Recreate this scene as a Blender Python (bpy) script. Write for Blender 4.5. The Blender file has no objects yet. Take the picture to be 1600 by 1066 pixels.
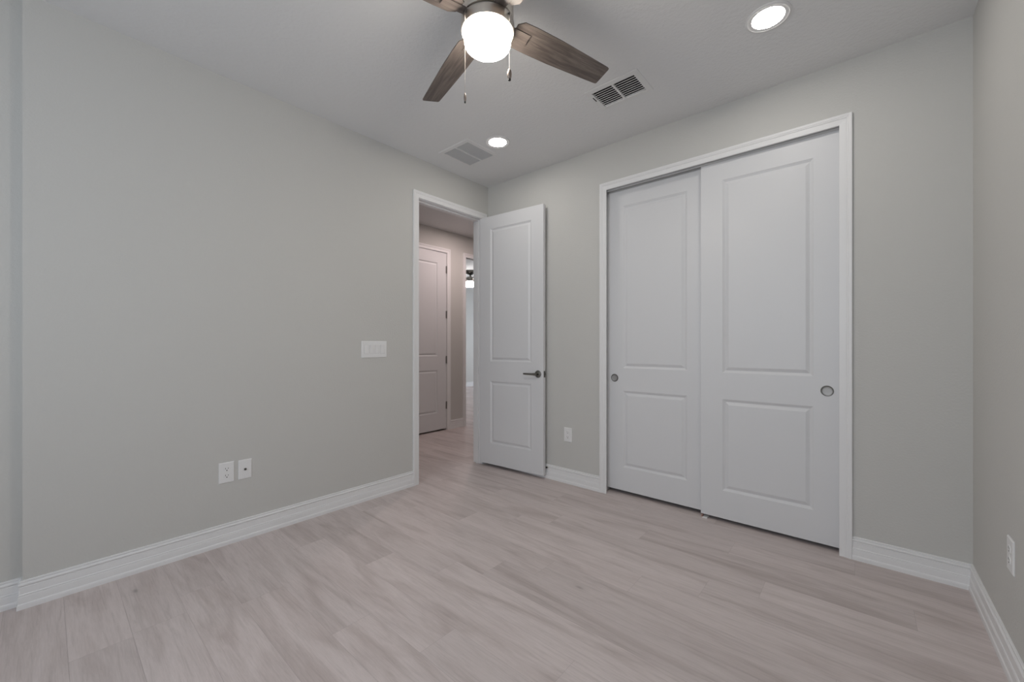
import bpy, bmesh, math, random
from mathutils import Vector, Matrix

random.seed(7)
S = bpy.context.scene
COL = S.collection

# ------------------------------------------------------------------ camera
cam_data = bpy.data.cameras.new('camera')
cam = bpy.data.objects.new('camera', cam_data)
COL.objects.link(cam)
cam.location = (2.8903, -2.9681, 1.2)
cam.rotation_euler = (math.radians(90), 0, math.radians(40.839))
cam_data.sensor_fit = 'HORIZONTAL'
cam_data.sensor_width = 36.0
cam_data.lens = 630.99 / 1600 * 36.0
cam_data.shift_y = (539.06 - 533.0) / 1600
cam_data.clip_start = 0.02
S.camera = cam

# ------------------------------------------------------------------ light
DAY = 2.75           # sky outside the windows
GLOBE = 55.0         # fan lamp
DISC = 62.0          # recessed lamps
HALL = 222.0  # added hall lamp, out of view
S.view_settings.view_transform = 'Standard'
S.view_settings.look = 'None'
S.view_settings.exposure = 0.16
S.view_settings.gamma = 1.0
S.view_settings.use_curve_mapping = False
S.cycles.use_denoising = True
S.cycles.max_bounces = 14
S.cycles.diffuse_bounces = 10
S.cycles.sample_clamp_indirect = 6.0
world = bpy.data.worlds.new('sky')
S.world = world
world.use_nodes = True
bg = world.node_tree.nodes['Background']
bg.inputs['Color'].default_value = (0.83, 0.91, 1.0, 1)
bg.inputs['Strength'].default_value = DAY


def portal(name, loc, rot, sx, sy):
    l = bpy.data.lights.new(name, 'AREA')
    l.shape = 'RECTANGLE'
    l.size, l.size_y = sx, sy
    l.cycles.is_portal = True
    o = bpy.data.objects.new(name, l)
    o.location, o.rotation_euler = loc, rot
    COL.objects.link(o)


# ------------------------------------------------------------------ dimensions
W, H = 3.3046, 2.8096            # right wall, ceiling
REAR = -4.40
T = 0.115                        # wall thickness
HX = -1.545                      # wall across the hall
FX = -5.68                       # far wall of the room across the hall
NOTCH = -3.035                   # where the left wall steps back

# ------------------------------------------------------------------ materials


def new_mat(name):
    m = bpy.data.materials.new(name)
    m.use_nodes = True
    return m, m.node_tree.nodes, m.node_tree.links, m.node_tree.nodes['Principled BSDF']


def paint(name, col, rough=0.55, bump_scale=None, bump=0.1, dist=0.001, spec=0.5):
    m, N, L, b = new_mat(name)
    b.inputs['Base Color'].default_value = (*col, 1)
    b.inputs['Roughness'].default_value = rough
    b.inputs['Specular IOR Level'].default_value = spec
    if bump_scale:
        tc = N.new('ShaderNodeTexCoord')
        n1 = N.new('ShaderNodeTexNoise')
        n1.inputs['Scale'].default_value = bump_scale
        n1.inputs['Detail'].default_value = 3
        n1.inputs['Roughness'].default_value = 0.55
        L.new(tc.outputs['Object'], n1.inputs['Vector'])
        bp = N.new('ShaderNodeBump')
        bp.inputs['Strength'].default_value = bump
        bp.inputs['Distance'].default_value = dist
        L.new(n1.outputs['Fac'], bp.inputs['Height'])
        L.new(bp.outputs['Normal'], b.inputs['Normal'])
    return m


def metal(name, col, rough):
    m, N, L, b = new_mat(name)
    b.inputs['Base Color'].default_value = (*col, 1)
    b.inputs['Metallic'].default_value = 1.0
    b.inputs['Roughness'].default_value = rough
    tc = N.new('ShaderNodeTexCoord')
    mp = N.new('ShaderNodeMapping')
    mp.inputs['Scale'].default_value = (30, 30, 900)
    n1 = N.new('ShaderNodeTexNoise')
    n1.inputs['Scale'].default_value = 1.0
    L.new(tc.outputs['Object'], mp.inputs['Vector'])
    L.new(mp.outputs['Vector'], n1.inputs['Vector'])
    bp = N.new('ShaderNodeBump')
    bp.inputs['Strength'].default_value = 0.05
    bp.inputs['Distance'].default_value = 0.0005
    L.new(n1.outputs['Fac'], bp.inputs['Height'])
    L.new(bp.outputs['Normal'], b.inputs['Normal'])
    return m


def glow(name, col, strength):
    m, N, L, b = new_mat(name)
    b.inputs['Base Color'].default_value = (0.9, 0.9, 0.88, 1)
    b.inputs['Emission Color'].default_value = (*col, 1)
    b.inputs['Emission Strength'].default_value = strength
    return m


def mix_color(N, L, fac, a, b, blend='MIX'):
    n = N.new('ShaderNodeMix')
    n.data_type = 'RGBA'
    n.blend_type = blend
    for sock, v in ((n.inputs[0], fac), (n.inputs[6], a), (n.inputs[7], b)):
        if isinstance(v, bpy.types.NodeSocket):
            L.new(v, sock)
        elif isinstance(v, tuple):
            sock.default_value = (*v, 1)
        else:
            sock.default_value = v
    return n.outputs[2]


def ramp(N, L, src, stops):
    r = N.new('ShaderNodeValToRGB')
    el = r.color_ramp.elements
    while len(el) < len(stops):
        el.new(0.5)
    for e, (p, c) in zip(el, stops):
        e.position = p
        e.color = (c, c, c, 1) if not isinstance(c, tuple) else (*c, 1)
    L.new(src, r.inputs['Fac'])
    return r.outputs['Color']


def noise(N, L, vec, scale3, detail=4, rough=0.55, distort=0.0):
    mp = N.new('ShaderNodeMapping')
    mp.inputs['Scale'].default_value = scale3
    L.new(vec, mp.inputs['Vector'])
    n = N.new('ShaderNodeTexNoise')
    n.inputs['Scale'].default_value = 1.0
    n.inputs['Detail'].default_value = detail
    n.inputs['Roughness'].default_value = rough
    n.inputs['Distortion'].default_value = distort
    L.new(mp.outputs['Vector'], n.inputs['Vector'])
    return n.outputs['Fac']


def floor_material():
    m, N, L, b = new_mat('oak_plank')
    tc = N.new('ShaderNodeTexCoord')
    at = N.new('ShaderNodeAttribute')
    at.attribute_name = 'plank'
    sep = N.new('ShaderNodeSeparateColor')
    L.new(at.outputs['Color'], sep.inputs['Color'])
    off = N.new('ShaderNodeCombineXYZ')
    k = N.new('ShaderNodeMath')
    k.operation = 'MULTIPLY'
    k.inputs[1].default_value = 37.0
    L.new(sep.outputs['Green'], k.inputs[0])
    L.new(k.outputs[0], off.inputs['X'])
    L.new(k.outputs[0], off.inputs['Z'])
    va = N.new('ShaderNodeVectorMath')
    va.operation = 'ADD'
    L.new(tc.outputs['Object'], va.inputs[0])
    L.new(off.outputs[0], va.inputs[1])
    v = va.outputs[0]
    broad = ramp(N, L, noise(N, L, v, (1.1, 8.0, 1), 4, 0.55, 1.2), [(0.28, 0.0), (0.52, 0.75), (0.75, 1.0)])
    streak = ramp(N, L, noise(N, L, v, (3.0, 55, 1), 6, 0.68, 1.0), [(0.34, 0.0), (0.50, 0.8), (0.72, 1.0)])
    fine = ramp(N, L, noise(N, L, v, (14, 210, 1), 4, 0.7), [(0.36, 0.0), (0.64, 1.0)])
    c = mix_color(N, L, broad, FLOOR_DARK, FLOOR_LIGHT)
    c2 = mix_color(N, L, streak, (0.86, 0.855, 0.85), (1.03, 1.03, 1.03))
    c = mix_color(N, L, 0.8, c, c2, 'MULTIPLY')
    c3 = mix_color(N, L, fine, (0.93, 0.925, 0.92), (1.03, 1.03, 1.03))
    c = mix_color(N, L, 0.8, c, c3, 'MULTIPLY')
    # knots: sparse small dark eyes
    mp = N.new('ShaderNodeMapping')
    mp.inputs['Scale'].default_value = (1.5, 3.6, 1)
    L.new(v, mp.inputs['Vector'])
    vo = N.new('ShaderNodeTexVoronoi')
    vo.inputs['Scale'].default_value = 1.0
    L.new(mp.outputs['Vector'], vo.inputs['Vector'])
    knot = ramp(N, L, vo.outputs['Distance'], [(0.0, 0.75), (0.012, 0.6), (0.045, 0.12), (0.11, 0.0)])
    c = mix_color(N, L, knot, c, (0.20, 0.17, 0.16))
    tone = N.new('ShaderNodeMapRange')
    tone.inputs['To Min'].default_value = 0.935
    tone.inputs['To Max'].default_value = 1.05
    L.new(sep.outputs['Red'], tone.inputs['Value'])
    tn = N.new('ShaderNodeCombineColor')
    for i in range(3):
        L.new(tone.outputs[0], tn.inputs[i])
    c = mix_color(N, L, 1.0, c, tn.outputs[0], 'MULTIPLY')
    L.new(c, b.inputs['Base Color'])
    b.inputs['Roughness'].default_value = 0.55
    b.inputs['Specular IOR Level'].default_value = 0.35
    bp = N.new('ShaderNodeBump')
    bp.inputs['Strength'].default_value = 0.12
    bp.inputs['Distance'].default_value = 0.0006
    L.new(fine, bp.inputs['Height'])
    L.new(bp.outputs['Normal'], b.inputs['Normal'])
    return m


def blade_material():
    m, N, L, b = new_mat('weathered_blade_wood')
    tc = N.new('ShaderNodeTexCoord')
    v = tc.outputs['Object']
    a = ramp(N, L, noise(N, L, v, (3.0, 40, 1), 4, 0.6, 0.8), [(0.36, 0.0), (0.64, 1.0)])
    f = ramp(N, L, noise(N, L, v, (9, 330, 1), 3, 0.65, 0.2), [(0.38, 0.0), (0.62, 1.0)])
    c = mix_color(N, L, a, (0.085, 0.068, 0.060), (0.175, 0.145, 0.128))
    c2 = mix_color(N, L, f, (0.66, 0.66, 0.66), (1.15, 1.15, 1.15))
    c = mix_color(N, L, 0.8, c, c2, 'MULTIPLY')
    L.new(c, b.inputs['Base Color'])
    b.inputs['Roughness'].default_value = 0.5
    return m


FLOOR_DARK, FLOOR_LIGHT = (0.475, 0.410, 0.395), (0.640, 0.572, 0.562)
M = {
    'wall': paint('greige_wall_paint', (0.585, 0.58, 0.56), 0.75, 95, 0.5, 0.0022, 0.3),
    'hall': paint('hall_wall_paint', (0.585, 0.58, 0.56), 0.75, 95, 0.5, 0.0022, 0.3),
    'ceiling': paint('white_textured_ceiling', (0.74, 0.745, 0.75), 0.85, 48, 0.6, 0.0045, 0.2),
    'trim': paint('white_semi_gloss_trim', (0.80, 0.80, 0.805), 0.38),
    'door': paint('white_door_paint', (0.70, 0.705, 0.72), 0.42, 260, 0.05, 0.0004),
    'plastic': paint('white_plastic', (0.80, 0.80, 0.80), 0.35),
    'slot': paint('dark_slot', (0.03, 0.03, 0.03), 0.7),
    'duct': paint('dark_duct', (0.02, 0.02, 0.02), 0.9),
    'register': paint('white_enamel_register', (0.72, 0.72, 0.72), 0.45),
    'grille': paint('grey_white_grille_enamel', (0.54, 0.55, 0.56), 0.5),
    'track': paint('grey_track', (0.52, 0.52, 0.52), 0.4),
    'closet': paint('closet_shade_dark', (0.12, 0.12, 0.12), 0.8),  # shade behind closed doors put into the colour, keeps their gaps dark
    'rubber': paint('black_rubber', (0.02, 0.02, 0.02), 0.6),
    'rust': paint('rust_brown_plastic', (0.33, 0.20, 0.17), 0.5),
    'concrete': paint('subfloor', (0.34, 0.30, 0.285), 0.9),
    'nickel': metal('brushed_nickel', (0.62, 0.58, 0.53), 0.32),
    'dark_nickel': metal('dark_satin_nickel', (0.20, 0.195, 0.18), 0.35),
    'hinge': metal('grey_steel_hinge', (0.30, 0.29, 0.28), 0.4),
    'chain': metal('ball_chain', (0.55, 0.50, 0.46), 0.4),
    'fob_metal': metal('bronze_fob_metal', (0.30, 0.25, 0.22), 0.45),
    'globe': glow('lit_opal_glass', (1.0, 0.92, 0.81), GLOBE),
    'disc': glow('lit_downlight_lens', (1.0, 0.95, 0.88), DISC),
    'hall_fill_disc': glow('hall_fill_lens', (1.0, 0.82, 0.785), HALL),
    'farglobe': glow('lit_far_fan_glass', (1.0, 0.95, 0.92), 45.0),
    'blade': blade_material(),
    'floor': floor_material(),
}
mg, N_, L_, b_ = new_mat('window_glass')
b_.inputs['Transmission Weight'].default_value = 1.0
b_.inputs['Roughness'].default_value = 0.0
b_.inputs['IOR'].default_value = 1.0
b_.inputs['Specular IOR Level'].default_value = 0.0
M['glass'] = mg

# ------------------------------------------------------------------ mesh helpers


def finish(name, bm, mat, parent=None, smooth=False, bevel=0, loc=None, rot=None):
    bmesh.ops.recalc_face_normals(bm, faces=bm.faces[:])
    me = bpy.data.meshes.new(name)
    bm.to_mesh(me)
    bm.free()
    for mm in (mat if isinstance(mat, (list, tuple)) else [mat]):
        me.materials.append(mm)
    if smooth:
        me.shade_smooth() if hasattr(me, 'shade_smooth') else None
        for p in me.polygons:
            p.use_smooth = True
        try:
            me.set_sharp_from_angle(angle=math.radians(38))
        except Exception:
            pass
    o = bpy.data.objects.new(name, me)
    COL.objects.link(o)
    if parent is not None:
        o.parent = parent
    if loc is not None:
        o.location = loc
    if rot is not None:
        o.rotation_euler = rot
    if bevel:
        md = o.modifiers.new('bevel', 'BEVEL')
        md.width = bevel
        md.segments = 2
        md.limit_method = 'ANGLE'
        md.angle_limit = math.radians(50)
    return o


def empty(name, loc=(0, 0, 0), rot=(0, 0, 0)):
    o = bpy.data.objects.new(name, None)
    o.empty_display_size = 0.1
    o.location, o.rotation_euler = loc, rot
    COL.objects.link(o)
    return o


def tag(o, label=None, cat=None, group=None, kind=None):
    if label:
        o['label'] = label
    if cat:
        o['category'] = cat
    if group:
        o['group'] = group
    if kind:
        o['kind'] = kind
    return o


def box(bm, a, b):
    x0, y0, z0 = (min(a[i], b[i]) for i in range(3))
    x1, y1, z1 = (max(a[i], b[i]) for i in range(3))
    v = [bm.verts.new(p) for p in ((x0, y0, z0), (x1, y0, z0), (x1, y1, z0), (x0, y1, z0),
                                   (x0, y0, z1), (x1, y0, z1), (x1, y1, z1), (x0, y1, z1))]
    for f in ((0, 3, 2, 1), (4, 5, 6, 7), (0, 1, 5, 4), (1, 2, 6, 5), (2, 3, 7, 6), (3, 0, 4, 7)):
        bm.faces.new([v[i] for i in f])
    return v


def lathe(bm, prof, seg=48, mtx=None):
    """Surface of revolution about z from (r, z) pairs."""
    rings = []
    for r, z in prof:
        if r < 1e-6:
            rings.append([bm.verts.new((0, 0, z))])
        else:
            rings.append([bm.verts.new((r * math.cos(2 * math.pi * i / seg), r * math.sin(2 * math.pi * i / seg), z))
                          for i in range(seg)])
    for a, b in zip(rings[:-1], rings[1:]):
        if len(a) == 1 and len(b) == 1:
            continue
        for i in range(seg):
            j = (i + 1) % seg
            if len(a) == 1:
                bm.faces.new((a[0], b[i], b[j]))
            elif len(b) == 1:
                bm.faces.new((a[i], b[0], a[j]))
            else:
                bm.faces.new((a[i], b[i], b[j], a[j]))
    vs = [v for r in rings for v in r]
    if mtx is not None:
        bmesh.ops.transform(bm, matrix=mtx, verts=vs)
    return vs


def tube(bm, pts, radii, seg=12, cap=True):
    pts = [Vector(p) for p in pts]
    if not isinstance(radii, (list, tuple)):
        radii = [radii] * len(pts)
    rings = []
    up = Vector((0, 0, 1))
    for i, p in enumerate(pts):
        d = (pts[min(i + 1, len(pts) - 1)] - pts[max(i - 1, 0)]).normalized()
        ref = up if abs(d.z) < 0.9 else Vector((1, 0, 0))
        u = d.cross(ref).normalized()
        w = d.cross(u).normalized()
        rings.append([bm.verts.new(p + radii[i] * (math.cos(2 * math.pi * k / seg) * u + math.sin(2 * math.pi * k / seg) * w))
                      for k in range(seg)])
    for a, b in zip(rings[:-1], rings[1:]):
        for k in range(seg):
            j = (k + 1) % seg
            bm.faces.new((a[k], a[j], b[j], b[k]))
    if cap:
        bm.faces.new(rings[0])
        bm.faces.new(rings[-1])


def slab(bm, axis, lo, hi, ua, ub, va, vb, holes=()):
    """Thick plate across `axis` between lo and hi, spanning u, v, with rectangular holes through it.
    axis 'x': u=y v=z; 'y': u=x v=z; 'z': u=x v=y."""
    def P(u, v, d):
        return {'x': (d, u, v), 'y': (u, d, v), 'z': (u, v, d)}[axis]
    us = sorted({ua, ub, *[h[0] for h in holes], *[h[1] for h in holes]})
    vs = sorted({va, vb, *[h[2] for h in holes], *[h[3] for h in holes]})

    def solid(i, j):
        if i < 0 or j < 0 or i >= len(us) - 1 or j >= len(vs) - 1:
            return False
        cu, cv = (us[i] + us[i + 1]) / 2, (vs[j] + vs[j + 1]) / 2
        return not any(h[0] < cu < h[1] and h[2] < cv < h[3] for h in holes)
    cache = {}

    def V(i, j, d):
        if (i, j, d) not in cache:
            cache[(i, j, d)] = bm.verts.new(P(us[i], vs[j], d))
        return cache[(i, j, d)]
    for i in range(len(us) - 1):
        for j in range(len(vs) - 1):
            if not solid(i, j):
                continue
            for d in (lo, hi):
                bm.faces.new((V(i, j, d), V(i + 1, j, d), V(i + 1, j + 1, d), V(i, j + 1, d)))
            for (di, dj, e) in ((-1, 0, ((i, j), (i, j + 1))), (1, 0, ((i + 1, j), (i + 1, j + 1))),
                                (0, -1, ((i, j), (i + 1, j))), (0, 1, ((i, j + 1), (i + 1, j + 1)))):
                if not solid(i + di, j + dj):
                    (a, b), (c, d2) = e
                    bm.faces.new((V(a, b, lo), V(c, d2, lo), V(c, d2, hi), V(a, b, hi)))


def structure(name, bm, mat, **kw):
    o = finish(name, bm, mat, **kw)
    o['kind'] = 'structure'
    return o


def wall(name, axis, lo, hi, ua, ub, mat, holes=(), z1=H):
    bm = bmesh.new()
    slab(bm, axis, lo, hi, ua, ub, 0.0, z1, holes)
    return structure(name, bm, mat)


BASE_PROFILE = [(0, 0.1265), (0.0055, 0.1265), (0.0080, 0.1250), (0.0082, 0.1195), (0.0050, 0.1178), (0.0050, 0.1160),
                (0.0105, 0.1140), (0.0132, 0.1105), (0.0130, 0.1060), (0.0075, 0.1010), (0.0072, 0.0985),
                (0.0095, 0.0965), (0.0100, 0.0670), (0.0125, 0.0645), (0.0130, 0.0610), (0.0098, 0.0592),
                (0.0125, 0.0560), (0.0130, 0.0520), (0.0132, 0.0260), (0.0160, 0.0215), (0.0170, 0.0150),
                (0.0170, 0.0), (0, 0)]


def moulding(bm, path, normals, prof=BASE_PROFILE, ends=(0, 0)):
    """Sweep a wall moulding: path of xy points, one outward normal per segment, corners mitred.
    ends: +1 cuts a 45 degree inside mitre at that end."""
    n = len(path)
    rings = []
    for i in range(n):
        p = Vector(path[i])
        ring = []
        for d, z in prof:
            if 0 < i < n - 1:
                a, b = Vector(normals[i - 1]), Vector(normals[i])
                q = p + (a + b) * (d / (1 + a.dot(b)))
            else:
                nn = Vector(normals[0] if i == 0 else normals[-1])
                t = (Vector(path[1]) - p).normalized() if i == 0 else (Vector(path[-2]) - p).normalized()
                q = p + nn * d + t * d * (ends[0] if i == 0 else ends[1])
            ring.append(bm.verts.new((q.x, q.y, z)))
        rings.append(ring)
    m = len(prof)
    for a, b in zip(rings[:-1], rings[1:]):
        for k in range(m):
            j = (k + 1) % m
            bm.faces.new((a[k], a[j], b[j], b[k]))
    bm.faces.new(rings[0])
    bm.faces.new(rings[-1])


CASING = [(0, 0), (0, 0.0095), (0.0015, 0.0110), (0.0300, 0.0125), (0.0315, 0.0118), (0.0345, 0.0150), (0.0385, 0.0155),
          (0.0400, 0.0148), (0.0430, 0.0170), (0.0530, 0.0180), (0.0570, 0.0165), (0.0570, 0)]


def casing(bm, axis, plane, sign, u0, u1, top, bottom=0.0):
    """U-shaped door casing on the plane axis=plane, standing out by sign; opening u0..u1, inner top edge `top`."""
    def P(u, z, d):
        q = plane + sign * d
        return (q, u, z) if axis == 'x' else (u, q, z)
    rings = []
    for (u, z, du, dz) in ((u0, bottom, -1, 0), (u0, top, -1, 1), (u1, top, 1, 1), (u1, bottom, 1, 0)):
        rings.append([bm.verts.new(P(u + du * w, z + dz * w, d)) for w, d in CASING])
    m = len(CASING)
    for a, b in zip(rings[:-1], rings[1:]):
        for k in range(m):
            j = (k + 1) % m
            bm.faces.new((a[k], a[j], b[j], b[k]))
    bm.faces.new(rings[0])
    bm.faces.new(rings[-1])


def jamb(bm, axis, lo, hi, u0, u1, top, t=0.018, stop=None):
    """Door lining: two sides and a head, with an optional stop strip (lo, hi along the wall's thickness)."""
    def B(ua, ub, za, zb, a, b):
        if axis == 'x':
            box(bm, (a, ua, za), (b, ub, zb))
        else:
            box(bm, (ua, a, za), (ub, b, zb))
    B(u0 - t, u0, 0, top + t, lo, hi)
    B(u1, u1 + t, 0, top + t, lo, hi)
    B(u0, u1, top, top + t, lo, hi)
    if stop:
        a, b = stop
        B(u0, u0 + 0.011, 0, top, a, b)
        B(u1 - 0.011, u1, 0, top, a, b)
        B(u0 + 0.011, u1 - 0.011, top - 0.011, top, a, b)


PANEL = [(0.0, 0.0), (0.0015, 0.0012), (0.0150, 0.0090), (0.0185, 0.0090), (0.0360, 0.0014), (0.0385, 0.0008)]


def panel_door(w, h, t, px, pz):
    """Moulded two-panel door: front face at y=0, back at y=t, x 0..w, z 0..h."""
    bm = bmesh.new()
    xs = [0, px[0], px[1], w]
    zs = [0, pz[0][0], pz[0][1], pz[1][0], pz[1][1], h]
    for y, s in ((0.0, 1), (t, -1)):
        g = [[bm.verts.new((x, y, z)) for z in zs] for x in xs]
        for i in range(3):
            for j in range(5):
                if i == 1 and j in (1, 3):
                    prev = [g[1][j], g[2][j], g[2][j + 1], g[1][j + 1]]
                    for ins, dep in PANEL[1:]:
                        cur = [bm.verts.new(p) for p in ((xs[1] + ins, y + s * dep, zs[j] + ins), (xs[2] - ins, y + s * dep, zs[j] + ins),
                                                         (xs[2] - ins, y + s * dep, zs[j + 1] - ins), (xs[1] + ins, y + s * dep, zs[j + 1] - ins))]
                        for k in range(4):
                            m = (k + 1) % 4
                            bm.faces.new((prev[k], prev[m], cur[m], cur[k]))
                        prev = cur
                    bm.faces.new(prev)
                else:
                    bm.faces.new((g[i][j], g[i + 1][j], g[i + 1][j + 1], g[i][j + 1]))
        if y == 0:
            G = g
    for j in range(5):
        bm.faces.new((G[0][j], G[0][j + 1], g[0][j + 1], g[0][j]))
        bm.faces.new((G[3][j], G[3][j + 1], g[3][j + 1], g[3][j]))
    for i in range(3):
        bm.faces.new((G[i][0], G[i + 1][0], g[i + 1][0], g[i][0]))
        bm.faces.new((G[i][5], G[i + 1][5], g[i + 1][5], g[i][5]))
    return bm


# ------------------------------------------------------------------ floor
PW, PL, P0 = 0.1795, 1.22, -1.115
KNOWN = {3: 0.846, 2: 1.199, 4: 1.59, 5: 1.234, -1: 0.81, -2: 1.083, -3: 1.303, 7: 0.433, 6: 0.72, -4: 3.07 - 1.22, -6: 2.865 - 1.22}
TONE = {(3, 0): 0.25, (3, 1): 0.9, (2, 0): 0.35, (2, 1): 0.75, (4, 0): 0.9, (4, 1): 0.35, (5, 0): 0.3, (5, 1): 0.85,
        (-1, 0): 0.35, (-1, 1): 0.9, (-2, 0): 0.4, (-2, 1): 0.75, (-3, 0): 0.75, (-3, 1): 0.4, (0, 0): 0.35, (0, 1): 0.4,
        (1, 0): 0.6, (1, 1): 0.7, (6, 0): 0.35, (6, 1): 0.8, (7, 0): 0.25, (7, 1): 0.8, (8, 0): 0.45, (8, 1): 0.55,
        (-4, 1): 0.3, (-4, 0): 0.55, (-6, 1): 0.2, (-5, 0): 0.5, (-5, 1): 0.3}
bm = bmesh.new()
lay = bm.loops.layers.float_color.new('plank')
gap = 0.0003
rnd = random.Random(11)
FX0, FX1, FY0, FY1 = -5.9, 3.42, -4.52, 6.7
k0, k1 = math.floor((P0 - FY1) / PW) - 1, math.floor((P0 - FY0) / PW) + 1
for k in range(k0, k1 + 1):
    yb, yt = max(P0 - PW * (k + 1), FY0), min(P0 - PW * k, FY1)
    if yt - yb < 0.01:
        continue
    j0 = KNOWN.get(k, rnd.uniform(0, PL))
    n0 = math.floor((FX0 - j0) / PL)
    for i in range(n0, 8):
        xa, xb = max(j0 + PL * i, FX0), min(j0 + PL * (i + 1), FX1)
        if xb - xa < 0.005:
            continue
        t = TONE.get((k, i + 1), rnd.random())
        f = bm.faces.new([bm.verts.new(p) for p in ((xa + gap, yb + gap, 0), (xb - gap, yb + gap, 0), (xb - gap, yt - gap, 0), (xa + gap, yt - gap, 0))])
        c = (t, rnd.random(), rnd.random(), 1)
        for lp in f.loops:
            lp[lay] = c
nplanks = len(bm.faces)
box(bm, (FX0, FY0, -0.10), (FX1, FY1, -0.0012))
bm.faces.ensure_lookup_table()
for f in bm.faces[nplanks:]:
    f.material_index = 1
floor = structure('floor', bm, [M['floor'], M['concrete']])

# ------------------------------------------------------------------ ceiling and walls
VENT = (1.583, 1.872, -0.685, -0.492)
GRIL = (0.245, 0.540, -0.785, -0.485)
bm = bmesh.new()
slab(bm, 'z', H, H + 0.25, FX0, FX1, FY0, FY1, [VENT, GRIL])
structure('ceiling', bm, M['ceiling'])

# doorway into the hall: lining faces y -0.855 .. -0.092
DY0, DY1, DTOP = -0.856, -0.092, 2.463
bm = bmesh.new()
slab(bm, 'x', -T, 0.0, NOTCH + 0.02, 0.0, 0, H, [(DY0 - 0.018, DY1 + 0.018, -1, DTOP + 0.018)])
pts = [(0.0, NOTCH + 0.02), (0.0, NOTCH)]
pts += [(-0.048, NOTCH), (-0.048, NOTCH - 0.10), (-0.165, NOTCH - 0.10), (-0.165, NOTCH + 0.02)]
lo = [bm.verts.new((x, y, 0)) for x, y in pts]
hi = [bm.verts.new((x, y, H)) for x, y in pts]
for i in range(len(pts)):
    j = (i + 1) % len(pts)
    bm.faces.new((lo[i], lo[j], hi[j], hi[i]))
slab(bm, 'x', -0.165, -0.048, REAR - 0.12, NOTCH - 0.10, 0, H)
structure('wall_left', bm, M['wall'])

CX0, CX1, CTOP = 1.302, 2.816, 2.468
wall('wall_back', 'y', 0.0, T, -T, W + T, M['wall'], [(CX0 - 0.018, CX1 + 0.018, -1, CTOP + 0.018)])
wall('wall_right', 'x', W, W + T, REAR - 0.12, 0.0, M['wall'])
WIN = (0.80, 3.20, 0.80, 2.55)
wall('wall_rear', 'y', REAR - 0.12, REAR, -0.048, W, M['wall'], [WIN])
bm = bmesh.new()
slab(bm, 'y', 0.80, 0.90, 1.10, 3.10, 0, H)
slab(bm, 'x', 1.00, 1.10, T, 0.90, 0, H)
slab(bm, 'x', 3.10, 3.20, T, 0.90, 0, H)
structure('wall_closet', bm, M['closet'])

# hall and the room across it
HD0, HD1, HTOP = -0.022, 0.748, 2.500          # closed hall door
OD0, OD1 = 1.116, 1.880                        # open doorway beyond it
wall('wall_hall', 'x', HX - T, HX, -2.6, 6.2, M['hall'],
     [(HD0 - 0.018, HD1 + 0.018, -1, HTOP + 0.018), (OD0 - 0.018, OD1 + 0.018, -1, HTOP + 0.018)])
wall('wall_hall_inner', 'x', -T, 0.0, T, 4.0, M['hall'])
wall('wall_hall_south', 'y', -2.6 - T, -2.6, HX - T, -T, M['hall'])
wall('wall_hall_north', 'y', 4.0, 4.0 + T, HX, 0.0, M['hall'])
wall('wall_far', 'x', FX - T, FX, 0.85, 6.2, M['wall'])
wall('wall_far_south', 'y', 0.85 - T, 0.85, FX - T, HX - T, M['wall'])
FWIN = (-5.2, -2.4, 0.4, 2.5)
wall('wall_far_north', 'y', 6.2, 6.2 + T, FX - T, HX, M['wall'], [FWIN])
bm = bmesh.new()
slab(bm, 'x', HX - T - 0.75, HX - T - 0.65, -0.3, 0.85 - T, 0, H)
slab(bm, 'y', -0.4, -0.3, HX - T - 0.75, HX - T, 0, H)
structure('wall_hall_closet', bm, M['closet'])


def window(name, axis, plane, inward, u0, u1, z0, z1, n=2):
    """Sash window set in its opening; `inward` is the sign of the direction into the room along the axis."""
    def B(bm, ua, ub, za, zb, da, db):
        if axis == 'y':
            box(bm, (ua, plane + da, za), (ub, plane + db, zb))
        else:
            box(bm, (plane + da, ua, za), (plane + db, ub, zb))
    w = 0.05
    f = bmesh.new()
    for a in ((u0, u1, z0, z0 + w), (u0, u1, z1 - w, z1), (u0, u0 + w, z0 + w, z1 - w), (u1 - w, u1, z0 + w, z1 - w)):
        B(f, *a, -0.03, 0.03)
    zm = (z0 + z1) / 2
    B(f, u0 + w, u1 - w, zm - 0.02, zm + 0.02, -0.025, 0.025)
    for i in range(1, n):
        um = u0 + (u1 - u0) * i / n
        B(f, um - 0.02, um + 0.02, z0 + w, z1 - w, -0.028, 0.028)
    o = structure(name, f, M['trim'])
    sl = bmesh.new()
    da, db = sorted((0.03 * inward, 0.10 * inward))
    B(sl, u0 + 0.001, u1 - 0.001, z0 + 0.0005, z0 + 0.02, da, db)
    finish('sill', sl, M['trim'], o)
    d = Vector((0, inward, 0)) if axis == 'y' else Vector((inward, 0, 0))
    c = Vector(((u0 + u1) / 2, plane, (z0 + z1) / 2)) if axis == 'y' else Vector((plane, (u0 + u1) / 2, (z0 + z1) / 2))
    portal('daylight_portal', c - d * 0.06, d.to_track_quat('-Z', 'Y').to_euler(), u1 - u0, z1 - z0)
    return o


window('window_1', 'y', REAR - 0.07, 1, *WIN)
window('window_2', 'y', 6.2 + 0.06, -1, *FWIN)

# ------------------------------------------------------------------ baseboards


def baseboard(name, path, normals, ends=(0, 0)):
    bm = bmesh.new()
    moulding(bm, path, normals, ends=ends)
    return structure(name, bm, M['trim'])


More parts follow.
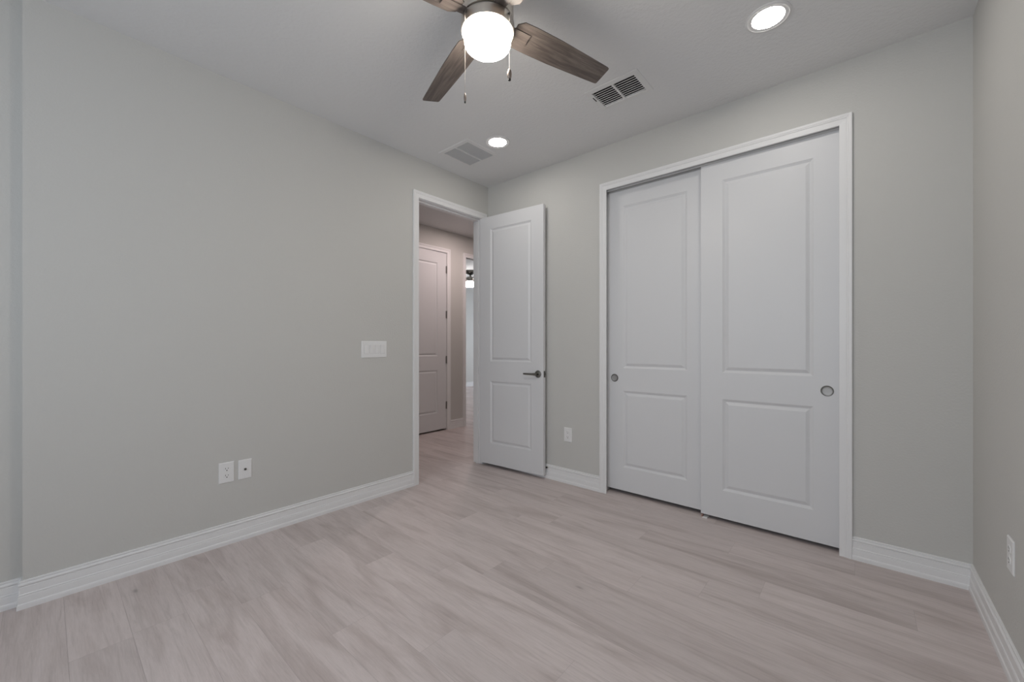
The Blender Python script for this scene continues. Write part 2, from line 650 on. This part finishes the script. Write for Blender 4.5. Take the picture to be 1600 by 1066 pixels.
cw = 0.057 + 0.005
cx0, cx1 = 1.336 - 0.057, 2.796 + 0.057
baseboard('baseboard_left', [(-0.048, REAR), (-0.048, NOTCH), (0, NOTCH), (0, DY0 - cw)], [(1, 0), (0, -1), (1, 0)], (1, 0))
bm_dummy = None
baseboard('baseboard_back', [(0.02, 0), (cx0, 0)], [(0, -1)])
baseboard('baseboard_back_right', [(cx1, 0), (W, 0)], [(0, -1)], (0, 1))
baseboard('baseboard_right', [(W, 0), (W, REAR)], [(-1, 0)], (1, 1))
baseboard('baseboard_rear', [(W, REAR), (-0.048, REAR)], [(0, 1)], (1, 1))
baseboard('baseboard_hall', [(HX, HD1 + cw), (HX, OD0 - cw)], [(1, 0)])
baseboard('baseboard_hall_south', [(HX, -2.6), (HX, HD0 - cw)], [(1, 0)], (1, 0))
baseboard('baseboard_hall_north', [(HX, OD1 + cw), (HX, 4.0)], [(1, 0)], (0, 1))
baseboard('baseboard_far', [(FX, 0.85), (FX, 6.2)], [(1, 0)], (1, 1))

# ------------------------------------------------------------------ door linings and casings
bm = bmesh.new()
jamb(bm, 'x', -T, 0.0, DY0, DY1, DTOP, stop=(-0.075, -0.040))
o = structure('trim_1', bm, M['trim'], bevel=0.0012)
b2 = bmesh.new()
casing(b2, 'x', 0.0, 1, DY0 - 0.005, DY1 + 0.005, DTOP + 0.005)
finish('casing', b2, M['trim'], o)
b2 = bmesh.new()
casing(b2, 'x', -T, -1, DY0 - 0.005, DY1 + 0.005, DTOP + 0.005)
finish('casing', b2, M['trim'], o)

bm = bmesh.new()
jamb(bm, 'y', 0.0, T, CX0, CX1, CTOP)
o = structure('trim_2', bm, M['trim'])
b2 = bmesh.new()
casing(b2, 'y', 0.0, -1, 1.336, 2.796, 2.449)
finish('casing', b2, M['trim'], o)
b2 = bmesh.new()
box(b2, (CX0 + 0.001, 0.020, 2.4415), (CX1 - 0.001, 0.0225, 2.4570))
box(b2, (CX0 + 0.001, 0.0225, 2.4545), (CX1 - 0.001, 0.112, 2.4570))
box(b2, (CX0 + 0.001, 0.0655, 2.4420), (CX1 - 0.001, 0.0675, 2.4545))
finish('sliding_track', b2, M['track'], o)

bm = bmesh.new()
jamb(bm, 'x', HX - T, HX, HD0, HD1, HTOP)
o = structure('trim_3', bm, M['trim'])
b2 = bmesh.new()
casing(b2, 'x', HX, 1, HD0 - 0.005, HD1 + 0.005, HTOP - 0.003)
finish('casing', b2, M['trim'], o)

bm = bmesh.new()
jamb(bm, 'x', HX - T, HX, OD0, OD1, HTOP, stop=(HX - 0.075, HX - 0.04))
o = structure('trim_4', bm, M['trim'])
b2 = bmesh.new()
casing(b2, 'x', HX, 1, OD0 - 0.005, OD1 + 0.005, HTOP - 0.003)
finish('casing', b2, M['trim'], o)

# ------------------------------------------------------------------ doors


def finger_pull(parent, x, z):
    bm = bmesh.new()
    m = Matrix.Translation((x, 0, z)) @ Matrix.Rotation(math.radians(90), 4, 'X')
    # z of the lathe points out of the door (towards -y)
    lathe(bm, [(0.0315, -0.003), (0.0315, 0.0010), (0.0300, 0.0026), (0.0275, 0.0028), (0.0255, 0.0018), (0.0245, -0.0005)], 48, m)
    r = finish('finger_pull', bm, M['dark_nickel'], parent, smooth=True)
    b2 = bmesh.new()
    lathe(b2, [(0.0246, 0.0014), (0.0215, 0.0006), (0.016, 0.00035), (0.0, 0.0003)], 48, m)
    finish('cup', b2, M['nickel_dish'], r, smooth=True)


M['nickel_dish'] = metal('satin_nickel_dish', (0.42, 0.41, 0.40), 0.5)

# bedroom door, hinged at the hall doorway and standing open along the closet wall
LZ = 0.033
bm = panel_door(0.745, 2.459 - LZ, 0.035, (0.134, 0.616), ((0.237 - LZ, 0.846 - LZ), (1.040 - LZ, 2.337 - LZ)))
d1 = structure('door_1', bm, M['door'], bevel=0.0012)
ang = math.radians(4.5)
pin = Vector((0.0065, DY1 + 0.002))
corner = pin + 0.035 * Vector((math.sin(ang), -math.cos(ang)))
d1.location = (corner.x, corner.y, LZ)
d1.rotation_euler = (0, 0, ang)
tag(d1, 'white two-panel bedroom door standing open against the closet wall', 'door')


def lever(parent, x, z, direction, y=0.0, out=-1):
    m = Matrix.Translation((x, y, z)) @ Matrix.Rotation(math.radians(90 if out < 0 else -90), 4, 'X')
    bm = bmesh.new()
    lathe(bm, [(0.0, -0.001), (0.032, -0.001), (0.0325, 0.004), (0.030, 0.008), (0.022, 0.0105), (0.0, 0.011)], 40, m)
    r = finish('door_lever', bm, M['dark_nickel'], parent, smooth=True)
    b2 = bmesh.new()
    tube(b2, [(x, y + out * 0.009, z), (x, y + out * 0.030, z), (x, y + out * 0.045, z)], [0.0115, 0.0100, 0.0105], 16)
    finish('neck', b2, M['dark_nickel'], r, smooth=True)
    b3 = bmesh.new()
    pts = [(x - direction * 0.008, 0.046), (x + direction * 0.010, 0.048), (x + direction * 0.035, 0.050), (x + direction * 0.075, 0.0505),
           (x + direction * 0.115, 0.048), (x + direction * 0.132, 0.044)]
    rings = []
    for (px, py), hh in zip(pts, (0.010, 0.0115, 0.0095, 0.0085, 0.0080, 0.0065)):
        ring = []
        for kk in range(12):
            a = 2 * math.pi * kk / 12
            ring.append(b3.verts.new((px, y + out * py + 0.0055 * math.cos(a), z + hh * math.sin(a))))
        rings.append(ring)
    for a, b in zip(rings[:-1], rings[1:]):
        for kk in range(12):
            j = (kk + 1) % 12
            b3.faces.new((a[kk], a[j], b[j], b[kk]))
    b3.faces.new(rings[0])
    b3.faces.new(rings[-1])
    finish('lever_arm', b3, M['dark_nickel'], r, smooth=True)
    return r


lever(d1, 0.689, 0.938 - LZ, -1)
bm = bmesh.new()
box(bm, (0.7448, 0.005, 0.938 - LZ - 0.028), (0.7462, 0.030, 0.938 - LZ + 0.028))
box(bm, (0.7462, 0.011, 0.938 - LZ - 0.009), (0.7530, 0.024, 0.938 - LZ + 0.009))
finish('latch', bm, M['dark_nickel'], d1)
for z in (0.20, 0.92, 1.60, 2.22):
    bm = bmesh.new()
    tube(bm, [(0.000, 0.038, z - 0.045), (0.000, 0.038, z + 0.045)], 0.006, 12)
    box(bm, (-0.0015, 0.004, z - 0.045), (0.0005, 0.036, z + 0.045))
    finish('hinge', bm, M['hinge'], d1)

# closet sliding doors
CZ = 0.026
bm = panel_door(0.769, 2.446 - CZ, 0.033, (0.138, 0.632), ((0.215 - CZ, 0.833 - CZ), (1.012 - CZ, 2.315 - CZ)))
d2 = structure('door_2', bm, M['door'], bevel=0.0012, loc=(2.0435, 0.0285, CZ))
tag(d2, 'right-hand white sliding closet door running in front of its neighbour', 'door')
finger_pull(d2, 2.740 - 2.0435, 0.930 - CZ)
CZ2 = 0.030
bm = panel_door(0.778, 2.446 - CZ2, 0.033, (0.140, 0.633), ((0.218 - CZ2, 0.832 - CZ2), (1.014 - CZ2, 2.315 - CZ2)))
d3 = structure('door_3', bm, M['door'], bevel=0.0012, loc=(CX0 + 0.002, 0.0690, CZ2))
tag(d3, 'left-hand white sliding closet door running behind its neighbour', 'door')
finger_pull(d3, 1.371 - CX0 - 0.002, 0.932 - CZ2)

# hall door, closed
HZ = 0.022
bm = panel_door(0.764, HTOP - 0.003 - HZ, 0.035, (0.155, 0.609), ((0.255 - HZ, 0.852 - HZ), (1.046 - HZ, 2.340 - HZ)))
d4 = structure('door_4', bm, M['door'], bevel=0.0012, loc=(HX - 0.003, HD0 + 0.003, HZ), rot=(0, 0, math.radians(90)))
tag(d4, 'closed white two-panel door across the hall, four hinges on its right edge', 'door')
for z in (0.350, 0.992, 1.628, 2.262):
    bm = bmesh.new()
    x = 0.7655
    tube(bm, [(x, -0.0062, z - HZ - 0.052), (x, -0.0062, z - HZ + 0.052)], 0.0065, 12)
    box(bm, (x - 0.012, -0.0012, z - HZ - 0.052), (x + 0.010, 0.0006, z - HZ + 0.052))
    finish('hinge', bm, M['hinge'], d4)

# ------------------------------------------------------------------ wall plates


def plate_mesh(w, h, d=0.005):
    bm = bmesh.new()
    rings = []
    for ins, dep in ((0, 0), (0, d * 0.45), (0.0035, d)):
        rings.append([bm.verts.new((sx * (w / 2 - ins), -dep, sz * (h / 2 - ins))) for sx, sz in ((-1, -1), (1, -1), (1, 1), (-1, 1))])
    for a, b in zip(rings[:-1], rings[1:]):
        for k in range(4):
            bm.faces.new((a[k], a[(k + 1) % 4], b[(k + 1) % 4], b[k]))
    bm.faces.new(rings[0])
    bm.faces.new(rings[-1])
    return bm


def rot_for(side):
    return {'left': math.radians(90), 'back': 0.0, 'right': math.radians(-90)}[side]


def outlet(loc, side, label):
    t = empty('wall_outlet', loc, (0, 0, rot_for(side)))
    tag(t, label, 'outlet')
    finish('cover_plate', plate_mesh(0.079, 0.123), M['plastic'], t)
    for zc in (0.0205, -0.0205):
        bm = bmesh.new()
        n = 28
        ring0, ring1 = [], []
        for i in range(n):
            a = 2 * math.pi * i / n
            x = max(-0.0165, min(0.0165, 0.0185 * math.cos(a)))
            z = zc + 0.0155 * math.sin(a)
            ring0.append(bm.verts.new((x, -0.0045, z)))
            ring1.append(bm.verts.new((x * 0.97, -0.0068, zc + (z - zc) * 0.97)))
        for i in range(n):
            j = (i + 1) % n
            bm.faces.new((ring0[i], ring0[j], ring1[j], ring1[i]))
        bm.faces.new(ring1)
        bm.faces.new(ring0)
        r = finish('receptacle', bm, M['plastic'], t)
        b2 = bmesh.new()
        box(b2, (-0.0080, -0.0071, zc + 0.001), (-0.0055, -0.0060, zc + 0.0095))
        box(b2, (0.0055, -0.0071, zc + 0.002), (0.0080, -0.0060, zc + 0.0085))
        lathe(b2, [(0.0, 0.0), (0.0032, 0.0), (0.0032, 0.0011), (0.0, 0.0011)], 14,
              Matrix.Translation((0, -0.0060, zc - 0.0065)) @ Matrix.Rotation(math.radians(90), 4, 'X'))
        finish('slots', b2, M['slot'], r)
    b3 = bmesh.new()
    lathe(b3, [(0.0, 0.0), (0.0032, 0.0), (0.0028, 0.0010), (0.0, 0.0012)], 14, Matrix.Translation((0, -0.0049, 0)) @ Matrix.Rotation(math.radians(90), 4, 'X'))
    finish('screw', b3, M['plastic'], t)
    return t


outlet((0, -2.2525, 0.4315), 'left', 'white duplex outlet low on the left wall, beside the cable jack')
outlet((0.968, 0, 0.4205), 'back', 'white duplex outlet between the open door and the closet')
outlet((W, -0.6695, 0.4345), 'right', 'white duplex outlet on the right wall, seen almost edge-on')

t = empty('cable_jack', (0, -2.156, 0.4305), (0, 0, rot_for('left')))
tag(t, 'white coaxial cable wall plate with one centre socket', 'wall jack')
finish('cover_plate', plate_mesh(0.071, 0.119), M['plastic'], t)
bm = bmesh.new()
lathe(bm, [(0.0075, 0.0), (0.0075, 0.003), (0.0048, 0.003), (0.0048, 0.010), (0.0032, 0.010), (0.0032, 0.004), (0.0, 0.004)], 6,
      Matrix.Translation((0, -0.0048, 0)) @ Matrix.Rotation(math.radians(90), 4, 'X'))
finish('coaxial_socket', bm, M['dark_nickel'], t)
for z in (0.042, -0.042):
    bm = bmesh.new()
    lathe(bm, [(0.0, 0.0), (0.0030, 0.0), (0.0026, 0.0010), (0.0, 0.0012)], 14, Matrix.Translation((0, -0.0049, z)) @ Matrix.Rotation(math.radians(90), 4, 'X'))
    finish('screw', bm, M['plastic'], t)

t = empty('light_switch', (0, -1.2775, 1.165), (0, 0, rot_for('left')))
tag(t, 'white four-gang wall plate of rocker switches left of the doorway', 'light switch')
finish('cover_plate', plate_mesh(0.215, 0.129), M['plastic'], t)
for i in range(4):
    xc = (i - 1.5) * 0.046
    bm = bmesh.new()
    on = i == 0
    prof = [(-0.0335, 0.0045), (-0.0335, 0.0062 if not on else 0.0105), (0.0, 0.0072), (0.0335, 0.0105 if not on else 0.0062), (0.0335, 0.0045)]
    L0 = [bm.verts.new((xc - 0.0165, -d, z)) for z, d in prof]
    L1 = [bm.verts.new((xc + 0.0165, -d, z)) for z, d in prof]
    for k in range(len(prof)):
        j = (k + 1) % len(prof)
        bm.faces.new((L0[k], L0[j], L1[j], L1[k]))
    bm.faces.new(L0)
    bm.faces.new(L1)
    r = finish('rocker', bm, M['plastic'], t, bevel=0.0008)
    b2 = bmesh.new()
    for a, b in (((xc - 0.0180, -0.0346), (xc + 0.0180, -0.0338)), ((xc - 0.0180, 0.0338), (xc + 0.0180, 0.0346)),
                 ((xc - 0.0180, -0.0338), (xc - 0.0172, 0.0338)), ((xc + 0.0172, -0.0338), (xc + 0.0180, 0.0338))):
        box(b2, (a[0], -0.0052, a[1]), (b[0], -0.0045, b[1]))
    finish('rocker_gap', b2, M['track'], r)

# ------------------------------------------------------------------ door stop and floor guide
t = empty('door_stop', (0.757, -0.0128, 0.100))
tag(t, 'small door stop with black tip on the baseboard behind the open door', 'door stop')
m90 = Matrix.Rotation(math.radians(90), 4, 'X')
bm = bmesh.new()
lathe(bm, [(0.0, 0.0), (0.010, 0.0), (0.010, 0.003), (0.005, 0.005), (0.0045, 0.012), (0.0, 0.012)], 20, m90)
finish('stop_post', bm, M['nickel'], t, smooth=True)
bm = bmesh.new()
lathe(bm, [(0.0, 0.0115), (0.0075, 0.0115), (0.008, 0.0145), (0.0065, 0.019), (0.0, 0.0195)], 20, m90)
finish('rubber_tip', bm, M['rubber'], t, smooth=True)

t = empty('floor_guide', (2.062, 0.045, 0.0))
tag(t, 'small white and brown plastic guide on the floor under the sliding closet doors', 'door guide')
bm = bmesh.new()
box(bm, (-0.006, -0.026, 0.0), (0.024, 0.030, 0.0055))
finish('guide_plate', bm, M['plastic'], t, bevel=0.001)
bm = bmesh.new()
box(bm, (-0.018, -0.008, 0.0), (-0.007, 0.016, 0.019))
finish('guide_tab', bm, M['rust'], t, bevel=0.001)

# ------------------------------------------------------------------ ceiling fittings


def downlight(loc, label, mat, group=None):
    t = empty('recessed_light', loc)
    tag(t, label, 'ceiling light', group)
    bm = bmesh.new()
    lathe(bm, [(0.098, 0.0), (0.0975, -0.003), (0.092, -0.0060), (0.088, -0.0066), (0.0860, -0.0054), (0.078, -0.0054), (0.0705, -0.0048), (0.0692, -0.0030), (0.0690, -0.0010), (0.0690, 0.0), (0.098, 0.0)], 64)
    finish('trim_ring', bm, M['register'], t, smooth=True)
    bm = bmesh.new()
    lathe(bm, [(0.0, -0.0052), (0.050, -0.0050), (0.0690, -0.0038)], 64)
    finish('lens', bm, mat, t, smooth=True)
    return t


downlight((2.545, -0.645, H), 'round recessed downlight above the right end of the closet', M['disc'], 'recessed lights in the bedroom ceiling')
downlight((0.709, -0.619, H), 'round recessed downlight beside the square return grille', M['disc'], 'recessed lights in the bedroom ceiling')


def register(x0, x1, y0, y1, label):
    t = empty('supply_vent', ((x0 + x1) / 2, (y0 + y1) / 2, H))
    tag(t, label, 'air vent')
    cx, cy = (x0 + x1) / 2, (y0 + y1) / 2
    hx, hy = (x1 - x0) / 2, (y1 - y0) / 2
    bm = bmesh.new()
    fl = 0.034
    prof = [(fl, 0.0), (fl, -0.0025), (fl - 0.003, -0.0040), (0.004, -0.0058), (0.0, -0.0060), (0.0, 0.010), (0.003, 0.010), (0.003, 0.0)]
    rings = [[bm.verts.new((sx * (hx + e - 0.003), sy * (hy + e - 0.003), z)) for sx, sy in ((-1, -1), (1, -1), (1, 1), (-1, 1))] for e, z in prof]
    for a, b in zip(rings, rings[1:] + rings[:1]):
        for k in range(4):
            bm.faces.new((a[k], a[(k + 1) % 4], b[(k + 1) % 4], b[k]))
    box(bm, (-0.006, -hy, -0.0055), (0.006, hy, 0.004))
    finish('frame', bm, M['register'], t)
    n = 9
    for s in (-1, 1):
        bm = bmesh.new()
        xa, xb = (-hx + 0.001, -0.006) if s < 0 else (0.006, hx - 0.001)
        for i in range(n):
            yc = -hy + (i + 0.5) * 2 * hy / n
            w, th = 0.0075, 0.0007
            a = math.radians(22)
            d = Vector((0, math.cos(a), math.sin(a)))
            q = Vector((0, -math.sin(a), math.cos(a)))
            c = Vector((0, yc, 0.0005))
            vs = []
            for x in (xa, xb):
                for (p, r) in ((-1, -1), (1, -1), (1, 1), (-1, 1)):
                    v = c + d * w * p + q * th * r
                    vs.append(bm.verts.new((x, v.y, v.z)))
            for f in ((0, 1, 2, 3), (4, 5, 6, 7), (0, 1, 5, 4), (1, 2, 6, 5), (2, 3, 7, 6), (3, 0, 4, 7)):
                bm.faces.new([vs[k] for k in f])
        finish('louver_bank', bm, M['register'], t)
    bm = bmesh.new()
    box(bm, (-hx - 0.012, -0.050, -0.0085), (-hx - 0.008, -0.005, -0.0030))
    finish('damper_lever', bm, M['slot'], t)
    bm = bmesh.new()
    slab(bm, 'z', 0.10, 0.11, -hx + 0.0005, hx - 0.0005, -hy + 0.0005, hy - 0.0005)
    e = 0.0012
    box(bm, (-hx + e, -hy + e, 0.012), (hx - e, -hy + e + 0.001, 0.10))
    box(bm, (-hx + e, hy - e - 0.001, 0.012), (hx - e, hy - e, 0.10))
    box(bm, (-hx + e, -hy + e, 0.012), (-hx + e + 0.001, hy - e, 0.10))
    box(bm, (hx - e - 0.001, -hy + e, 0.012), (hx - e, hy - e, 0.10))
    finish('duct_boot', bm, M['duct'], t)


register(*VENT, 'white two-bank supply vent with dark louver slots near the fan blade tip')

x0, x1, y0, y1 = GRIL
hx, hy = (x1 - x0) / 2, (y1 - y0) / 2
t = empty('return_grille', ((x0 + x1) / 2, (y0 + y1) / 2, H))
tag(t, 'square grey return air grille by the doorway corner', 'air vent')
bm = bmesh.new()
fl = 0.033
prof = [(fl, 0.0), (fl, -0.002), (fl - 0.004, -0.005), (0.004, -0.0075), (0.0, -0.0070), (0.0, 0.006), (0.003, 0.006), (0.003, 0.0)]
rings = [[bm.verts.new((sx * (hx + e - 0.003), sy * (hy + e - 0.003), z)) for sx, sy in ((-1, -1), (1, -1), (1, 1), (-1, 1))] for e, z in prof]
for a, b in zip(rings, rings[1:] + rings[:1]):
    for k in range(4):
        bm.faces.new((a[k], a[(k + 1) % 4], b[(k + 1) % 4], b[k]))
box(bm, (-0.007, -hy + 0.001, -0.0068), (0.007, hy - 0.001, 0.004))
finish('frame', bm, M['register'], t)
for s in (-1, 1):
    bm = bmesh.new()
    xa, xb = (-hx + 0.001, -0.007) if s < 0 else (0.007, hx - 0.001)
    n = 26
    for i in range(n):
        yc = -hy + (i + 0.5) * 2 * hy / n
        w, th = 0.0068, 0.0005
        a = math.radians(-32)
        d = Vector((0, math.cos(a), math.sin(a)))
        q = Vector((0, -math.sin(a), math.cos(a)))
        c = Vector((0, yc, -0.001))
        vs = []
        for x in (xa, xb):
            for (p, r) in ((-1, -1), (1, -1), (1, 1), (-1, 1)):
                v = c + d * w * p + q * th * r
                vs.append(bm.verts.new((x, v.y, v.z)))
        for f in ((0, 1, 2, 3), (4, 5, 6, 7), (0, 1, 5, 4), (1, 2, 6, 5), (2, 3, 7, 6), (3, 0, 4, 7)):
            bm.faces.new([vs[k] for k in f])
    finish('louver_bank', bm, M['grille'], t)
bm = bmesh.new()
slab(bm, 'z', 0.05, 0.06, -hx + 0.001, hx - 0.001, -hy + 0.001, hy - 0.001)
finish('filter', bm, M['track'], t)

downlight((-0.82, 0.74, H), 'added unseen downlight that lights the hall, in front of the hall wall', M['hall_fill_disc'])  # lamp added out of view to brighten the hall

# ------------------------------------------------------------------ ceiling fan


def blade_mesh(r0, r1, w0, w1, t=0.0055):
    """Blade along +x: chamfered root, widest past the root, tapering to a square tip with eased corners."""
    out = [(r0, -w0 * 0.62), (r0 + 0.028, -w0 * 0.96), (r0 + 0.09, -w0), (r0 + (r1 - r0) * 0.42, -w0 * 0.985), (r0 + (r1 - r0) * 0.75, -(w0 * 0.45 + w1 * 0.55)),
           (r1 - 0.012, -w1 * 1.02), (r1 - 0.003, -w1 * 0.97), (r1, -w1 * 0.85),
           (r1, w1 * 0.85), (r1 - 0.003, w1 * 0.97), (r1 - 0.012, w1 * 1.02), (r0 + (r1 - r0) * 0.75, (w0 * 0.45 + w1 * 0.55)),
           (r0 + (r1 - r0) * 0.42, w0 * 0.985), (r0 + 0.09, w0), (r0 + 0.028, w0 * 0.96), (r0, w0 * 0.62)]
    bm = bmesh.new()
    a = [bm.verts.new((x, y, -t / 2)) for x, y in out]
    b = [bm.verts.new((x, y, t / 2)) for x, y in out]
    bm.faces.new(a)
    bm.faces.new(b)
    for i in range(len(out)):
        j = (i + 1) % len(out)
        bm.faces.new((a[i], a[j], b[j], b[i]))
    return bm


FAN = (1.694, -1.742)
fan = empty('ceiling_fan', (FAN[0], FAN[1], H))
tag(fan, 'ceiling fan with four brown wooden blades, brushed nickel housing and lit white globe', 'ceiling fan')


def zz(z):
    return z - H


bm = bmesh.new()
lathe(bm, [(0.0, zz(2.809)), (0.070, zz(2.809)), (0.072, zz(2.795)), (0.066, zz(2.765)), (0.045, zz(2.748)), (0.0, zz(2.746))], 48)
finish('canopy', bm, M['nickel'], fan, smooth=True)
bm = bmesh.new()
tube(bm, [(0, 0, zz(2.75)), (0, 0, zz(2.69))], 0.014, 20)
finish('downrod', bm, M['nickel'], fan, smooth=True)
bm = bmesh.new()
lathe(bm, [(0.0, zz(2.705)), (0.050, zz(2.705)), (0.085, zz(2.697)), (0.102, zz(2.678)), (0.109, zz(2.650)), (0.110, zz(2.588)), (0.106, zz(2.575)),
           (0.098, zz(2.571)), (0.0, zz(2.571))], 64)
finish('motor_housing', bm, M['nickel'], fan, smooth=True)
bm = bmesh.new()
lathe(bm, [(0.0, zz(2.571)), (0.100, zz(2.571)), (0.100, zz(2.562)), (0.0, zz(2.562))], 48)
finish('neck_ring', bm, M['dark_nickel'], fan, smooth=True)
bm = bmesh.new()
lathe(bm, [(0.0, zz(2.5635)), (0.108, zz(2.5635)), (0.1115, zz(2.560)), (0.1125, zz(2.554)), (0.1130, zz(2.524)), (0.1120, zz(2.519)), (0.1090, zz(2.518)),
           (0.1070, zz(2.523)), (0.0, zz(2.524))], 64)
finish('light_collar', bm, M['nickel'], fan, smooth=True)
bm = bmesh.new()
prof = [(0.0975, 2.5225), (0.0985, 2.500)]
for i in range(0, 11):
    a = math.pi / 2 * i / 10
    prof.append((0.0985 * math.cos(a) ** 0.62, 2.487 - 0.041 * math.sin(a) ** 0.62))
prof[-1] = (0.0, 2.446)
lathe(bm, [(r, zz(z)) for r, z in prof], 64)
finish('globe', bm, M['globe'], fan, smooth=True)
ZB = 2.575
for i in range(4):
    a = math.radians(73 + 90 * i)
    R = Matrix.Rotation(a, 4, 'Z') @ Matrix.Translation((0, 0, zz(ZB))) @ Matrix.Rotation(math.radians(-13), 4, 'X')
    b = finish('blade', blade_mesh(0.128, 0.668, 0.066, 0.050), M['blade'], fan, bevel=0.0012)
    b.matrix_basis = R
    bm = bmesh.new()
    pts = [(0.080, 0.022), (0.130, 0.026), (0.205, 0.026)]
    top, bot = [], []
    for x, w in pts + [(x, -w) for x, w in reversed(pts)]:
        bot.append(bm.verts.new((x, w, -0.0082)))
        top.append(bm.verts.new((x, w, -0.0028)))
    bm.faces.new(bot)
    bm.faces.new(top)
    for k in range(len(top)):
        j = (k + 1) % len(top)
        bm.faces.new((bot[k], bot[j], top[j], top[k]))
    finish('blade_bracket', bm, M['blade'], b, bevel=0.0008)


def pull_chain(dx, dy, ztop, zfob, fob, fr):
    bm = bmesh.new()
    n = int((ztop - zfob) / 0.0042)
    tube(bm, [(dx, dy, zz(ztop)), (dx, dy, zz(zfob))], 0.0007, 6)
    for i in range(n):
        z = zz(ztop - (i + 0.5) * (ztop - zfob) / n)
        bmesh.ops.create_icosphere(bm, subdivisions=1, radius=0.0014, matrix=Matrix.Translation((dx, dy, z)))
    c = finish('pull_chain', bm, M['chain'], fan, smooth=True)
    b2 = bmesh.new()
    L = fob
    lathe(b2, [(0.0, 0.0), (fr * 0.5, -0.0005), (fr * 0.8, -L * 0.12), (fr, -L * 0.4), (fr * 0.9, -L * 0.65), (fr * 0.55, -L * 0.84), (0.0, -L * 0.86)], 20,
          Matrix.Translation((dx, dy, zz(zfob))))
    finish('fob', b2, M['fob_metal'], c, smooth=True)
    b3 = bmesh.new()
    lathe(b3, [(0.0, -L * 0.80), (fr * 0.62, -L * 0.82), (fr * 0.64, -L * 0.96), (0.0, -L)], 16, Matrix.Translation((dx, dy, zz(zfob))))
    finish('fob_tip', b3, M['rubber'], c, smooth=True)
    # small socket where the chain leaves the collar
    b4 = bmesh.new()
    k = 1.0 / math.hypot(dx, dy)
    tube(b4, [(dx * k * 0.108, dy * k * 0.108, zz(ztop)), (dx, dy, zz(ztop)), (dx, dy, zz(ztop - 0.006))], 0.0032, 10)
    finish('chain_socket', b4, M['dark_nickel'], c, smooth=True)


ca, sa = math.cos(math.radians(40.839)), math.sin(math.radians(40.839))


def cam_off(lat, near):
    # offset from the fan axis: lat to the camera's right, near towards the camera
    return (ca * lat + sa * near, sa * lat - ca * near)


pull_chain(*cam_off(-0.086, 0.082), 2.548, 2.214, 0.040, 0.0052)
pull_chain(*cam_off(0.093, 0.074), 2.545, 2.316, 0.046, 0.0092)

# ------------------------------------------------------------------ fan in the room across the hall
f2 = empty('ceiling_fan', (-3.544, 3.091, H))
tag(f2, 'small far ceiling fan with lit drum shade seen through the hall doorway', 'ceiling fan')
bm = bmesh.new()
lathe(bm, [(0.0, 0.0), (0.120, 0.0), (0.122, -0.018), (0.095, -0.060), (0.040, -0.085), (0.0, -0.086)], 32)
finish('canopy', bm, M['dark_nickel'], f2, smooth=True)
bm = bmesh.new()
tube(bm, [(0, 0, -0.08), (0, 0, -0.135)], 0.020, 16)
finish('downrod', bm, M['dark_nickel'], f2, smooth=True)
bm = bmesh.new()
lathe(bm, [(0.0, -0.130), (0.055, -0.130), (0.100, -0.150), (0.118, -0.185), (0.120, -0.225), (0.105, -0.245), (0.0, -0.246)], 40)
finish('motor_housing', bm, M['dark_nickel'], f2, smooth=True)
bm = bmesh.new()
lathe(bm, [(0.0, -0.246), (0.122, -0.247), (0.128, -0.258), (0.128, -0.325), (0.110, -0.345), (0.0, -0.350)], 40)
finish('globe', bm, M['farglobe'], f2, smooth=True)
for i in range(4):
    b = finish('blade', blade_mesh(0.123, 0.62, 0.062, 0.048), M['blade'], f2)
    b.matrix_basis = Matrix.Rotation(math.radians(85 + 90 * i), 4, 'Z') @ Matrix.Translation((0, 0, -0.205)) @ Matrix.Rotation(math.radians(-12), 4, 'X')
